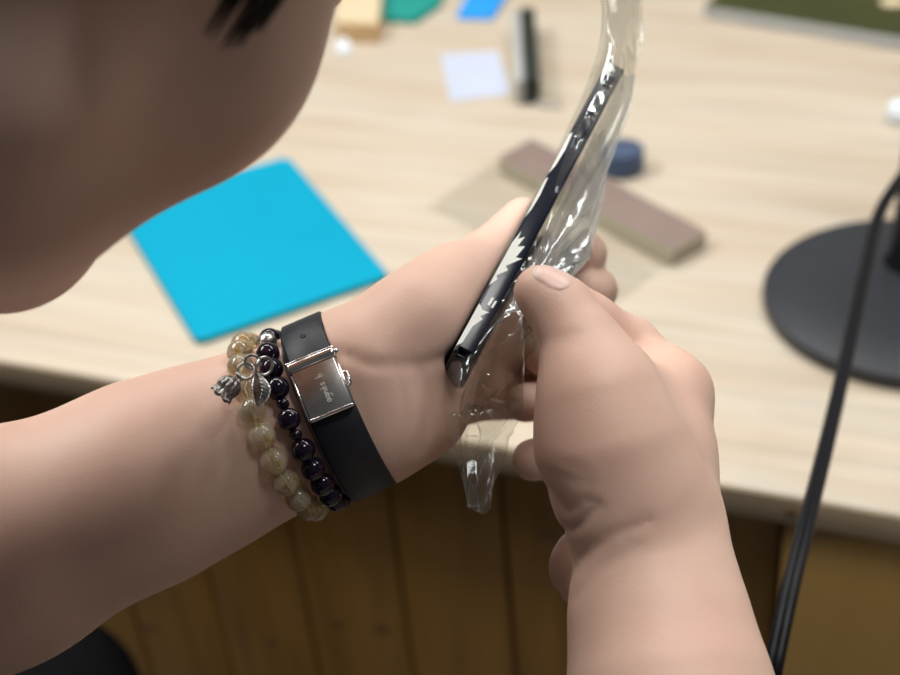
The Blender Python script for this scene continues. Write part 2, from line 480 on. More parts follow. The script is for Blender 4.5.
headp += [(Cone(H(0, .088, .022), H(0, .108, -.026), .008, .010), .014), (Cone(H(-.013, .094, -.03), H(.013, .094, -.03), .008, .008), .008),
          (Cone(H(-.019, .083, -.059), H(.019, .083, -.059), .0075, .0075), .006), (Cone(H(-.016, .083, -.071), H(.016, .083, -.071), .0085, .0085), .006),
          (Ell(H(0, .076, -.092), (.020, .018, .018), HAX), .02)]
# ---- arms and torso
LSH, RSH = np.array([-.43, -.02, .27]), np.array([-.115, .125, .13])
MID = (LSH+RSH)/2
LEL, REL = np.array([-.270, .122, .385]), np.array([.083, .272, .292])
NB = MID+UPC*0.04
dn = -UPC
la = C(0, 548, .407)-C(345, 397, .418); la /= np.linalg.norm(la)
le1 = np.array([.37, .93, 0]); le1 -= la*(le1 @ la); le1 /= np.linalg.norm(le1)
le3 = np.cross(la, le1); le3 *= -np.sign(le3[2])
base = []
def add(pts, rs, k):
    for c in chain(pts, rs): base.append((c, k))
# torso
add([NB+dn*.05, MID+dn*.16, MID+dn*.42], [.075, .105, .115], .06)
add([LSH, MID, RSH], [.048, .07, .048], .05)
add([LSH*.6+MID*.4+dn*.12, RSH*.6+MID*.4+dn*.12], [.085, .085], .06)
add([NB, H(0, -.04, -.055)], [.056, .054], .04)
# left arm
add([LSH, LEL], [.05, .041], .03)
add([LEL, C(0, 548, .407), C(150, 481, .410), C(245, 440, .413)], [.041, .0317, .0268, .0228], .02)
for s in (-1, 1):
    o = le1*.0055*s
    add([C(225, 450, .413)+o, C(345, 399, .418)+o], [.0200, .0193], .012)
# left palm
add([C(354, 368, .418), C(498, 270, .484)], [.0155, .0105], .012)
add([C(356, 385, .419), C(495, 310, .488)], [.0170, .0110], .012)
add([C(362, 412, .419), C(480, 352, .482)], [.0170, .0105], .012)
add([C(368, 425, .418), C(458, 393, .470)], [.0160, .0095], .012)
add([C(370, 364, .412), C(421, 326, .420), C(454, 290, .438)], [.0155, .0163, .0130], .010)
add([C(382, 417, .416), C(417, 405, .428)], [.0160, .0162], .010)
add([C(400, 380, .430), C(432, 345, .450)], [.018, .016], .012)
# right arm
add([RSH, REL], [.05, .042], .03)
rw = C(646, 542, .386)
add([REL, C(684, 800, .362), C(668, 675, .372), C(655, 590, .382)], [.042, .028, .0225, .0190], .02)
re1 = np.array([.99, -.1, .1])
for s in (-1, 1):
    o = re1*.0035*s
    add([C(655, 600, .381)+o, C(648, 520, .387)+o], [.0182, .0165], .012)
# right palm
add([C(658, 525, .392), C(661, 450, .403), C(669, 393, .417)], [.0145, .0134, .0112], .010)
add([C(658, 528, .400), C(674, 408, .433)], [.0150, .0112], .012)
add([C(652, 535, .408), C(668, 434, .447)], [.0150, .0108], .012)
add([C(640, 540, .414), C(658, 466, .457)], [.0150, .0098], .012)
add([C(596, 392, .382), C(607, 440, .382), C(628, 492, .384), C(646, 530, .387)], [.0142, .0188, .0180, .0145], .010)
add([C(640, 500, .425), C(587, 568, .410), C(640, 622, .392)], [.016, .0100, .0130], .007)
add([C(612, 380, .393), C(652, 402, .409)], [.0105, .0100], .012)
add([C(620, 438, .391), C(655, 456, .402)], [.0140, .0122], .010)
add([C(630, 500, .389), C(655, 512, .395)], [.0140, .0125], .008)
fing = []
def finger(pts, rs, kout=.006, kin=.003): fing.append((chain(pts, rs), kin, kout))
# left fingers (index, middle, ring, little) and thumb
finger([C(500, 268, .484), C(568, 256, .514), C(584, 254, .502), C(580, 255, .484)], [.0100, .0086, .0080, .0076])
finger([C(495, 310, .488), C(572, 292, .520), C(594, 290, .504), C(588, 292, .482)], [.0105, .0090, .0083, .0078])
finger([C(480, 352, .482), C(560, 350, .514), C(572, 352, .498), C(545, 356, .474)], [.0100, .0088, .0082, .0076])
finger([C(458, 396, .470), C(538, 398, .498), C(548, 400, .484), C(525, 403, .466)], [.0092, .0078, .0072, .0068])
finger([C(449, 299, .434), C(488, 262, .456), C(524, 222, .478)], [.0130, .0106, .0088], .012)
# right fingers and thumb
finger([C(671, 392, .417), C(630, 348, .424), C(590, 322, .417), C(565, 302, .412)], [.0112, .0094, .0085, .0080], .008)
finger([C(674, 408, .433), C(625, 372, .456), C(598, 364, .446), C(580, 364, .436)], [.0108, .0092, .0085, .0080])
finger([C(668, 434, .447), C(618, 408, .470), C(592, 410, .460), C(575, 412, .447)], [.0105, .0088, .0082, .0076])
finger([C(658, 466, .457), C(605, 450, .470), C(562, 455, .462), C(533, 460, .452)], [.0095, .0080, .0076, .0072])
finger([C(596, 392, .382), C(577, 336, .386), C(560, 308, .389), C(541, 292, .390)], [.0138, .0098, .0089, .0080], .010, .004)
fing.append((headp, .02, .03))
phone_box = BoxP(ph(phL/2, 0, PWD/2), (phL/2+.0006, PT/2+.0005, PWD/2+.0005), np.stack([pu, pnn, pw]), .003)
creases = [([(335, 352), (372, 366), (420, 364), (465, 352)], .38, .45, .0009, 6),
           ([(345, 330), (352, 380), (372, 440)], .38, .43, .0004, 5),
           ([(420, 372), (428, 405), (420, 450)], .38, .45, .0006, 5),
           ([(400, 375), (405, 420), (398, 462)], .38, .45, .0004, 5),
           ([(546, 485), (568, 512), (590, 500)], .34, .42, .0007, 4),
           ([(553, 530), (575, 528), (600, 505)], .34, .43, .0011, 4),
           ([(560, 590), (580, 560), (612, 535), (650, 520)], .34, .43, .0007, 5),
           ([(540, 455), (562, 462), (585, 470)], .34, .42, .0003, 4),
           ([(541, 468), (565, 478), (590, 482)], .34, .42, .0003, 4),
           ([(534, 346), (556, 336), (585, 335)], .34, .42, .0004, 4),
           ([(538, 352), (560, 344), (585, 345)], .34, .42, .0003, 3),
           ([(636, 340), (652, 349), (668, 343)], .38, .44, .0005, 4), ([(642, 332), (660, 338), (674, 333)], .38, .44, .0003, 3),
           ([(640, 545), (600, 570), (575, 600)], .34, .43, .0004, 5)]
body = Body(base, fing, [(phone_box, .002)], creases)
P_, F_ = mesh_sdf(body, 0.0013, (-.40,)*3, (.40,)*3, np.array([0.005, 0.005, .41]), 0.15)
person = link('person', np_mesh('person', toW(P_), F_), M['skin'])
tag(person, 'person leaning in from the left, bare forearms, both hands holding a bagged phone', 'person')
print('body verts', len(P_))

# clothes
shirt = Body([(Cone(NB+dn*.07, MID+dn*.18, .088, .118), .05), (Cone(MID+dn*.18, MID+dn*.46, .118, .128), .05), (Cone(LSH, MID, .060, .08), .05), (Cone(MID, RSH, .08, .060), .05),
              (Cone(LSH*.6+MID*.4+dn*.12, RSH*.6+MID*.4+dn*.12, .097, .097), .05),
              (Cone(LSH, LSH*.42+LEL*.58, .062, .058), .03), (Cone(RSH, RSH*.42+REL*.58, .062, .058), .03)])
P_, F_ = mesh_sdf(shirt, 0.007, (-.62, -.25, -.15), (.2, .65, .70))
shirt_o = link('shirt', np_mesh('shirt', toW(P_), F_), M['shirt'], person)
PEL = MID+dn*.50
pelW = toW(PEL); pelW[2] = 0.56
kneeR = np.array(D(28, 668, 0.585)); kneeR[2] = 0.54
kneeL = kneeR+np.array([-.30, 0.02, 0])
hip = lambda s: pelW+np.array([s*.09, 0, -.01])
trous = Body([(Cone(pelW+np.array([0, 0, .10]), pelW, .13, .14), .05), (Cone(hip(1), kneeR, .085, .062), .04), (Cone(hip(-1), kneeL, .085, .062), .04),
              (Cone(kneeR, kneeR*[1, 1, 0]+[0, -.06, .10], .06, .05), .03), (Cone(kneeL, kneeL*[1, 1, 0]+[0, -.06, .10], .06, .05), .03)])
P_, F_ = mesh_sdf(trous, 0.010, np.minimum(pelW, kneeL)-[.25, .25, .60], np.maximum(pelW, kneeR)+[.25, .2, .3])
link('trousers', np_mesh('trousers', P_, F_), M['cloth'], person)
# hair: cap with locks
capb = [(Ell(H(0, -.022, .042), (.083, .098, .090), HAX), .02), (Ell(H(0, -.05, .0), (.075, .062, .075), HAX), .03)]
hairf = Body(capb, [], [(Ell(H(0, .105, -.03), (.085, .085, .095), HAX), .01), (Cone(H(-.1, .03, -.09), H(.1, .03, -.09), .085, .085), .01)])
P_, F_ = mesh_sdf(hairf, 0.005, HC-.16, HC+.16)
hair_o = link('hair', np_mesh('hair', toW(P_), F_), M['hair'], person)
bm = bmesh.new()
for k in range(30):
    a = rng.uniform(-1, 1)
    tx = 230+a*28+rng.normal(0, 4); ty = 54-abs(a)*14-rng.uniform(0, 16)
    tip = C(tx, ty, .262+rng.uniform(-.002, .003))
    root = H(.068+rng.uniform(0, .008), .022+a*.012, .022+rng.uniform(-.01, .01))
    midp = (tip*.5+root*.5)+np.array([0.003, -0.002, -.006])
    pts = catmull([root, midp, tip], 6)
    tube(bm, [toW(p) for p in pts], [0.0013*(1-(i/(len(pts)-1))**2)+.00012 for i in range(len(pts))], seg=6)
obj('hair_lock', bm, M['hair'], hair_o, smooth=True)
for s in (-1, 1):
    bm = bmesh.new(); sphere(bm, toW(H(s*.030, .0775, .001)), .0115)
    e = obj('eye', bm, M['eye'], person, smooth=True)
    bm = bmesh.new(); sphere(bm, toW(H(s*.030, .086, -.003)), .0040)
    obj('iris', bm, M['iris'], e, smooth=True)
    bm = bmesh.new()
    tube(bm, [toW(p) for p in catmull([H(s*.014, .0975, .034), H(s*.032, .094, .040), H(s*.052, .076, .036)], 5)], [.002]*5+[.003]*3+[.0015]*3, seg=8)
    obj('eyebrow', bm, M['hair'], person, smooth=True)
# nails
def nail(tip, back, nrm, rad, width, length, off=.00035):
    """a nail plate laid on the finger's own surface"""
    tip, back = np.asarray(tip), np.asarray(back)
    ax = tip-back; ax /= np.linalg.norm(ax)
    n = np.asarray(nrm, float); n -= ax*(n @ ax); n /= np.linalg.norm(n)
    s = np.cross(ax, n)
    NU, NV = 14, 16
    P, Dr, edge = [], [], []
    for j in range(NV+1):
        t = j/NV
        for i in range(NU+1):
            u = i/NU*2-1
            wv = width/2/rad*(.88+.12*math.sin(math.pi*min(1, t*1.3)))
            along = -length*.55+length*t-(abs(u)**3)*(.0022 if t > .5 else -.0022)*abs(2*t-1)
            dr = n*math.cos(u*wv)+s*math.sin(u*wv)
            P.append(tip+ax*along+dr*rad); Dr.append(dr); edge.append(max(abs(u), abs(2*t-1)))
    P, Dr, edge = np.array(P), np.array(Dr), np.array(edge)
    lift = off*(1-edge**6)-.0001*edge**6
    for _ in range(12): P = P+Dr*(lift-body(P))[:, None]*.8
    bm = bmesh.new()
    vs = [bm.verts.new(toW(p)) for p in P]
    for j in range(NV):
        for i in range(NU):
            a = j*(NU+1)+i
            f = bm.faces.new((vs[a], vs[a+1], vs[a+NU+2], vs[a+NU+1]))
            if j >= NV-2: f.material_index = 1
    me = bpy.data.meshes.new('fingernail')
    bmesh.ops.recalc_face_normals(bm, faces=bm.faces)
    fc = bm.faces[:][len(bm.faces)//2]
    if fc.normal.dot(dirW(n)) < 0: bmesh.ops.reverse_faces(bm, faces=bm.faces)
    low = [bm.verts.new(Vector(v.co)-Vector(CM @ d)*.0006) for v, d in zip(vs, Dr)]
    for j in range(NV):
        for i in range(NU):
            a = j*(NU+1)+i
            bm.faces.new((low[a], low[a+NU+1], low[a+NU+2], low[a+1]))
    bm.to_mesh(me); bm.free()
    return link('fingernail', me, [M['nail'], M['nail_tip']], person)
nail(C(543, 291, .3895), C(563, 302, .389), (.10, -.72, -.68), .0083, .0108, .0118)

# ------------------------------------------------------------------ phone
def phW(u, n, w): return Vector(toW(ph(u, n, w)))
wu, wn, ww = dirW(pu), dirW(pnn), dirW(pw)
PR = frame_rot(wu, wn, ww)
phone = empty('smartphone', phW(0, 0, PWD/2))
tag(phone, 'slim dark smartphone in black and white case held on edge inside clear bag', 'smartphone')
bm = bmesh.new(); box(bm, phW(phL/2, 0.0002, PWD/2), phL-.004, PT-.0034, PWD-.0030, PR, .0022, 3)
obj('phone_body', bm, M['frame'], phone, auto=40)
bm = bmesh.new(); box(bm, phW(phL/2, PT/2-.0014, PWD/2), phL-.007, .0008, PWD-.007, PR, .0003, 2)
obj('screen', bm, M['screen'], phone, auto=40)
# case: shell with an open front, printed leaves on its long edge
bm = bmesh.new()
box(bm, phW(phL/2, -PT/2+.0008, PWD/2), phL, .0016, PWD, PR, .0007, 3)
box(bm, phW(phL/2, -.0002, .0008), phL-.004, PT-.0005, .0016, PR, .0007, 3)
box(bm, phW(phL/2, -.0002, PWD-.0008), phL-.004, PT-.0005, .0016, PR, .0007, 3)
box(bm, phW(.0008, -.0002, PWD/2), .0016, PT-.0005, PWD-.004, PR, .0007, 3)
box(bm, phW(phL-.0008, -.0002, PWD/2), .0016, PT-.0005, PWD-.004, PR, .0007, 3)
def leaf(poly):   # (u/L, n/T) points printed on the edge
    vs = [bm.verts.new(phW(a*phL, b*PT, -.00015)) for a, b in poly]
    f = bm.faces.new(vs); f.material_index = 1
leaf([(.200, -.46), (.225, -.25), (.235, -.36), (.262, -.02), (.270, -.20), (.31, .30), (.305, .02), (.345, .15), (.335, -.15), (.37, -.05), (.355, -.28), (.38, -.32), (.34, -.45)])
leaf([(.015, -.48), (.03, -.30), (.08, -.24), (.11, .0), (.115, -.15), (.135, .12), (.132, -.2), (.145, -.46)])
leaf([(.150, -.12), (.152, .0), (.176, .02), (.174, -.10)])
leaf([(.148, .08), (.150, .18), (.172, .20), (.170, .10)])
leaf([(.42, -.48), (.45, -.38), (.50, -.34), (.56, -.40), (.55, -.48)])
leaf([(.57, -.48), (.60, -.36), (.66, -.30), (.72, -.38), (.71, -.48)])
leaf([(.935, -.48), (.945, -.20), (.955, -.30), (.962, .05), (.978, -.12), (.985, -.46)])
cs = obj('phone_case', bm, [M['case'], M['case_white']], phone, auto=35)
for nm, u0, ul, mi in (('mute_switch', .925, .036, 0), ('volume_button', .842, .075, 1), ('volume_button', .745, .078, 0)):
    bm = bmesh.new()
    e = lambda v, q: math.copysign(abs(v)**q, v)
    def outline(f, w):
        return [phW(u0*phL+e(math.cos(t), .4)*ul*phL*.5*f, .0002+e(math.sin(t), .6)*.00165*f, w) for t in [2*math.pi*k/32 for k in range(32)]]
    lo_ = [bm.verts.new(p) for p in outline(.98, .0002)]
    r1_ = [bm.verts.new(p) for p in outline(.98, -.0006)]
    r2_ = [bm.verts.new(p) for p in outline(.80, -.0009)]
    for a, b in ((lo_, r1_), (r1_, r2_)):
        for k in range(32): bm.faces.new((a[k], a[(k+1) % 32], b[(k+1) % 32], b[k])).material_index = 1 if mi else 0
    bm.faces.new(r2_).material_index = 1 if mi else 0
    tube(bm, outline(1.02, -.00045), .00024, seg=8, closed=True, mi=1)
    o = obj(nm, bm, [M['case'], M['bright']], phone, auto=35)
    o['label'] = 'silver rimmed side button' if nm != 'mute_switch' else 'small silver rimmed switch near the top end'

# ------------------------------------------------------------------ plastic bag
rows = [  # near line (px,py,d), right boundary (px,py,d), depth of the pouch behind the near line
    ((604, -70, .474), (640, -60, .487), .002), ((604, -20, .468), (641, -12, .482), .003), ((607, 25, .460), (641, 30, .478), .006),
    ((615, 52, .4525), (637, 72, .474), .035), ((606, 86, .448), (634, 100, .470), .068), ((590, 120, .442), (624, 132, .462), .068),
    ((570, 160, .436), (612, 165, .452), .068), ((548, 202, .429), (606, 196, .444), .068), ((529, 238, .423), (601, 226, .436), .068),
    ((511, 274, .4165), (588, 262, .425), .068), ((497, 303, .411), (560, 288, .404), .068), ((481, 334, .405), (552, 318, .401), .068),
    ((469, 358, .4000), (540, 352, .408), .068), ((464, 386, .3945), (524, 400, .416), .020), ((461, 415, .394), (512, 426, .420), .018),
    ((461, 440, .394), (501, 446, .416), .009), ((464, 470, .395), (489, 474, .407), .004), ((468, 492, .396), (481, 495, .401), .003), ((470, 506, .397), (476, 508, .399), .002)]
loops = []
for (n_, b_, dp) in rows:
    a = C(*n_)-pw*.0012; b = C(*b_); f = C(*n_)+pw*dp
    l1 = a+pw*dp*.12-pnn*.0050*min(1, dp/.05); l2 = a+pw*dp*.85-pnn*.0050*min(1, dp/.05)
    r1 = a*.55+b*.45-np.array([0, 0, .0035]); r2 = b*.5+f*.5+pnn*.004
    ctrl = [a, r1, b, r2, f, l2, l1]
    # closed Catmull-Rom, tight
    lp = []; n = len(ctrl); sg = 9
    for i in range(n):
        p0, p1, p2, p3 = ctrl[i-1], ctrl[i], ctrl[(i+1) % n], ctrl[(i+2) % n]
        for k in range(sg):
            t = k/sg
            m1, m2 = (p2-p0)*.32, (p3-p1)*.32
            lp.append((2*t**3-3*t*t+1)*p1+(t**3-2*t*t+t)*m1+(-2*t**3+3*t*t)*p2+(t**3-t*t)*m2)
    loops.append(lp)
LP = np.array(loops)                                  # rows x around x 3
fine = np.array(catmull(list(LP.reshape(len(rows), -1)), 7)).reshape(-1, LP.shape[1], 3)
G = fine
# wrinkles: fan of folds running out from where the thumb presses, and soft crumple
nrm = np.cross(np.roll(G, -1, 1)-np.roll(G, 1, 1), np.gradient(G, axis=0))
nrm /= np.linalg.norm(nrm, axis=2, keepdims=True)+1e-12
pxl = np.stack([450+FPX*G[..., 0]/G[..., 2], 337.5+FPX*G[..., 1]/G[..., 2]], -1)
vv = pxl-np.array([528, 282]); ang = np.arctan2(vv[..., 1], vv[..., 0]); dist = np.hypot(vv[..., 0], vv[..., 1])
fold = np.sin(ang*17+np.sin(ang*5)*1.5)*np.exp(-((dist-55)/55)**2)*.0024
cr = np.zeros(ang.shape)
for k in range(14):
    kd = rng.normal(0, 1, 3); kd /= np.linalg.norm(kd)
    cr += np.abs(np.sin(G @ kd*rng.uniform(150, 420)+rng.uniform(0, 6)))*.00016
v2 = pxl-np.array([466, 392]); a2 = np.arctan2(v2[..., 1], v2[..., 0]); d2 = np.hypot(v2[..., 0], v2[..., 1])
fold = fold+np.sin(a2*19+np.sin(a2*7))*np.exp(-((d2-28)/22)**2)*.0011
fold = fold+np.sin(np.arange(ang.shape[1])*1.25)[None, :]*.0007*np.clip((pxl[..., 1]-405)/25, 0, 1)*np.clip((512-pxl[..., 1])/40, 0, 1)
wr = (fold+cr*1.2)*np.clip((pxl[..., 1]+10)/110, .25, 1)
aroundw = np.zeros(LP.shape[1]); aroundw[2:33] = 1.0; aroundw[0:2] = .25; aroundw[33:] = .12
G = G+nrm*(wr*aroundw)[..., None]
bm = bmesh.new()
vs = [[bm.verts.new(toW(p)) for p in row] for row in G]
NA = len(vs[0])
for i in range(len(vs)-1):
    for k in range(NA):
        bm.faces.new((vs[i][k], vs[i][(k+1) % NA], vs[i+1][(k+1) % NA], vs[i+1][k]))
bm.faces.new(vs[-1])
bag = obj('plastic_bag', bm, M['film'], smooth=True)
tag(bag, 'clear crinkled plastic sleeve around the phone, pinched by the thumb', 'bag')

# a second, cloudier layer folded in behind the front film
rf = []
for (n_, b_, dp) in rows[3:11]:
    a = C(*n_)+pnn*.0030+pw*.004; b = C(*b_)+np.array([0, 0, .0016])
    rf.append([a+(b-a)*t+pw*.004*math.sin(math.pi*t) for t in np.linspace(.05, .96, 13)])
rf = np.array(rf); rf = np.array(catmull(list(rf.reshape(len(rf), -1)), 8)).reshape(-1, 13, 3)
rf = np.array(catmull(list(rf.transpose(1, 0, 2).reshape(13, -1)), 4)).reshape(-1, rf.shape[0], 3).transpose(1, 0, 2)
pq = np.stack([FPX*rf[..., 0]/rf[..., 2], FPX*rf[..., 1]/rf[..., 2]], -1)
sx = pq[..., 0]*.91+pq[..., 1]*.41; sy = pq[..., 1]*.91-pq[..., 0]*.41
rf = rf+np.array([.2, .1, -1.0])*(.0006*np.sin(sx*.55+np.sin(sy*.03)*2.5)+.0005*np.sin(sx*.21+sy*.05))[..., None]
bm = bmesh.new(); vs = [[bm.verts.new(toW(p)) for p in row] for row in rf]
for i in range(len(vs)-1):
    for k in range(len(vs[0])-1): bm.faces.new((vs[i][k], vs[i][k+1], vs[i+1][k+1], vs[i+1][k]))
obj('inner_fold', bm, M['haze'], bag, smooth=True)['label'] = 'cloudy grey inner fold of the sleeve'

# ------------------------------------------------------------------ wrist things
def ring_point(c, a, b, tilt, phi):
    return c+le1*a*math.cos(phi)+le3*b*math.sin(phi)+la*tilt*math.sin(phi)
def ring_beads(c, a, b, tilt, radii, start):
    """place beads of the given radii one after another round the ring"""
    N = 2000
    ph_ = [start+2*math.pi*i/N for i in range(N+1)]
    pts = np.array([ring_point(c, a, b, tilt, p) for p in ph_])
    s = np.r_[0, np.cumsum(np.linalg.norm(np.diff(pts, axis=0), axis=1))]
    tot = s[-1]; sc = tot/(2*sum(radii))
    pos, out = 0, []
    for r in radii:
        q = (pos+r)*sc; pos += 2*r
        i = np.searchsorted(s, q); out.append((pts[min(i, N)], r*min(sc, 1.02), pts[min(i+1, N)]-pts[max(i-1, 0)]))
    return out
def bead_mesh(name, r, m, kind='round'):
    bm = bmesh.new()
    if kind == 'round': sphere(bm, (0, 0, 0), r, 28, 18)
    else:
        prof = [(r*.35, -r*.8), (r*.75, -r*.6), (r, -r*.15), (r, r*.15), (r*.75, r*.6), (r*.35, r*.8)]
        lathe(bm, prof, (0, 0, 0), (0, 0, 1), 20)
    bmesh.ops.recalc_face_normals(bm, faces=bm.faces)
    me = bpy.data.meshes.new(name); bm.to_mesh(me); bm.free(); me.materials.append(m)
    me.polygons.foreach_set('use_smooth', [True]*len(me.polygons)); return me
Rg = 0.00405
cG = C(281, 426, .413)
gold = empty('beaded_bracelet', toW(cG))
tag(gold, 'bracelet of translucent golden crystal beads nearest the elbow', 'bracelet')
gm = bead_mesh('bead', Rg, M['quartz'])
nG = 21
for p, r, t in ring_beads(cG, .0272, .0252, .0050, [Rg]*nG, math.pi*1.02):
    o = bpy.data.objects.new('bead', gm); COL.objects.link(o); o.location = toW(p); o.parent = gold
    o.matrix_parent_inverse = gold.matrix_world.inverted(); o.rotation_euler = tuple(rng.uniform(0, 6, 3))
bm = bmesh.new(); tube(bm, [toW(ring_point(cG, .0272, .0252, .0050, 2*math.pi*k/80)) for k in range(80)], .0005, 6, closed=True)
obj('elastic_cord', bm, M['quartz'], gold, smooth=True)
Rb = 0.00355
cB = C(305, 419, .4135)
blk = empty('beaded_bracelet', toW(cB))
tag(blk, 'bracelet of shiny black beads with silver leaf and tulip charms, beside watch strap', 'bracelet')
radii = [Rb, Rb*.95, .0030, .0012, Rb, Rb, Rb, .0017, Rb*.95, .0017, Rb, Rb]+[Rb]*14
kinds = {2: 'silver', 3: 'silver', 7: 'facet', 9: 'facet'}
bm_on = bead_mesh('bead', Rb, M['onyx'])
beads = ring_beads(cB, .0283, .0262, .0036, radii, -math.pi*1.10+0.0)
# walk from the far top over the front to the bottom
beads = ring_beads(cB, .0283, .0262, .0036, radii, math.pi*1.12) if False else [(ring_point(cB, .0268, .0250, .0036, 0), 0, 0)][:0]
N = 3000; phs = np.linspace(math.pi*1.12, math.pi*1.12-2*math.pi, N)
pts = np.array([ring_point(cB, .0268, .0250, .0036, p) for p in phs]); ss = np.r_[0, np.cumsum(np.linalg.norm(np.diff(pts, axis=0), axis=1))]
scl = ss[-1]/(2*sum(radii)); pos = 0; blackpos = []
for i, r in enumerate(radii):
    q = (pos+r)*scl; pos += 2*r
    j = min(np.searchsorted(ss, q), N-2)
    blackpos.append(pts[j])
    k = kinds.get(i)
    if k == 'silver':
        me = bead_mesh('spacer_bead', r, M['oxid'], 'facet' if r < .002 else 'round'); nm = 'silver_bead' if r > .002 else 'spacer_bead'
    elif k == 'facet':
        me = bead_mesh('spacer_bead', r*1.15, M['onyx'], 'facet'); nm = 'spacer_bead'
    else:
        me = bm_on; nm = 'bead'
    o = bpy.data.objects.new(nm, me); COL.objects.link(o); o.location = toW(pts[j]); o.parent = blk
    o.matrix_parent_inverse = blk.matrix_world.inverted()
    tdir = Vector(CM @ (pts[j+1]-pts[j])); o.rotation_mode = 'QUATERNION'; o.rotation_quaternion = tdir.to_track_quat('Z', 'Y')
    if k != 'facet' and r not in (Rb, .0030, .0012):
        o.scale = (r/Rb,)*3
    if k == 'silver': o['label'] = 'patterned silver metal bead'
bm = bmesh.new(); tube(bm, [toW(p) for p in pts[::40]][:-1], .0005, 6, closed=True)
obj('elastic_cord', bm, M['rubber'], blk, smooth=True)
# charms on little jump rings
def jump(c, r, ax, name='jump_ring', wire=.00042):
    ax = np.asarray(ax, float)/np.linalg.norm(ax); u = np.cross(ax, [.3, .5, .8]); u /= np.linalg.norm(u); v = np.cross(ax, u)
    bm = bmesh.new(); tube(bm, [toW(np.asarray(c)+u*r*math.cos(t)+v*r*math.sin(t)) for t in [2*math.pi*k/28 for k in range(28)]], wire, 8, closed=True)
    return obj(name, bm, M['oxid'], blk, smooth=True)
jump(C(264, 366, .3835), .0026, (.5, .2, -.8)); jump(C(257, 366, .382), .0022, (.9, .3, .1)); jump(C(252, 362, .381), .0020, (.2, .1, -1))
jump(C(246, 371, .380), .0023, (.1, -.3, -1)); jump(C(239, 377, .3795), .0013, (.8, -.5, .3))
# leaf charm
bm = bmesh.new()
tip, root = C(255, 407, .379), C(258, 374, .3815)
ax = tip-root; ll = np.linalg.norm(ax); ax /= ll
sd = np.cross(ax, [0, 0, 1.0]); sd /= np.linalg.norm(sd); nn = np.cross(sd, ax); nn *= -np.sign(nn[2])
NL = 26; rowsl = []
for i in range(NL+1):
    t = i/NL
    wd = .0030*(math.sin(math.pi*min(1, t*.96+.04))**.75)*(1-.25*t)
    row = []
    for j in range(9):
        s = j/4-1
        h = .0007*(1-s*s)+.00025*math.sin(t*55-abs(s)*7)*(1 if abs(s) > .15 else 0)-.0012*s*s*.2
        if abs(s) < .2: h += .0004
        cv = .0014*math.sin(t*2.6)
        row.append(root+ax*ll*t+sd*(wd*s+cv)+nn*h)
    rowsl.append([bm.verts.new(toW(p)) for p in row])
for i in range(NL):
    for j in range(8): bm.faces.new((rowsl[i][j], rowsl[i][j+1], rowsl[i+1][j+1], rowsl[i+1][j]))
bmesh.ops.solidify(bm, geom=bm.faces[:], thickness=.0007)
o = obj('leaf_charm', bm, M['oxid'], blk, smooth=True); o['label'] = 'silver leaf charm with veins'
# tulip charm
bm = bmesh.new()
c0, c1 = C(236, 379, .379), C(222, 394, .3775)
tax = c1-c0; tl = np.linalg.norm(tax); tax /= tl
uu = np.cross(tax, [0, 0, 1.0]); uu /= np.linalg.norm(uu); vv_ = np.cross(tax, uu)
rg = []
for i in range(17):
    t = i/16
    R_ = np.interp(t, [0, .06, .25, .55, .82, 1.0], [.0008, .0019, .0030, .0033, .0029, .0034])
    ring = []
    for k in range(72):
        a = 2*math.pi*k/72
        rr = R_*(1+(.15*abs(math.cos(a*6))-.10)*min(1, t*4)); zz = tl*t*1.05+(.0007*abs(math.cos(a*3)) if t > .95 else 0)
        ring.append(bm.verts.new(toW(c0+tax*zz+(uu*math.cos(a)+vv_*math.sin(a))*rr)))
    rg.append(ring)
for a, b in zip(rg[:-1], rg[1:]):
    for k in range(72): bm.faces.new((a[k], a[(k+1) % 72], b[(k+1) % 72], b[k]))
bm.faces.new(list(reversed(rg[0])))
bmesh.ops.solidify(bm, geom=bm.faces[:], thickness=.0005)
o = obj('tulip_charm', bm, M['oxid'], blk, smooth=True); o['label'] = 'silver tulip bud charm with ribs'

# watch strap with clasp on the inner wrist
cS = C(340, 408, .4155)
SA, SBD, STL = .0265, .0226, .0026
strap = empty('wristwatch_strap', toW(cS))
tag(strap, 'black leather wrist strap with engraved silver clasp, next to the hand', 'watch strap')
def strap_frame(phi, rad=0.0):
    p = ring_point(cS, SA+rad, SBD+rad, STL, phi)
    q = ring_point(cS, SA+rad, SBD+rad, STL, phi+.002)-ring_point(cS, SA+rad, SBD+rad, STL, phi-.002)
    q /= np.linalg.norm(q); ax = la-q*(la @ q); ax /= np.linalg.norm(ax); n = np.cross(q, ax)
    if n @ (p-cS) < 0: n = -n
    return p, q, ax, n
def band(phi0, phi1, w0, w1, rad, thick, name, m, n=90, edge=.0006):
    bm = bmesh.new(); rings = []
    full = abs(phi1-phi0) > 6.2
    for i in range(n if full else n+1):
        p, q, ax, nn_ = strap_frame(phi0+(phi1-phi0)*i/n, rad)
        prof = [(w0, 0), (w0, thick-edge), (w0-edge, thick), (w1+edge, thick), (w1, thick-edge), (w1, 0)]
        rings.append([bm.verts.new(toW(p+ax*a+nn_*b)) for a, b in prof])
    L = len(rings)
    for i in range(L if full else L-1):
        a, b = rings[i], rings[(i+1) % L]
        for k in range(6): bm.faces.new((a[k], a[(k+1) % 6], b[(k+1) % 6], b[k]))
    if not full: bm.faces.new(rings[0]); bm.faces.new(rings[-1])
    return obj(name, bm, m, strap, auto=50)
HW = .0072
band(0, 2*math.pi, HW+.0009, -HW, -.0012, .0014, 'lining', M['lining'])
band(0, 2*math.pi, HW, -HW, .0003, .0017, 'leather_band', M['leather'])
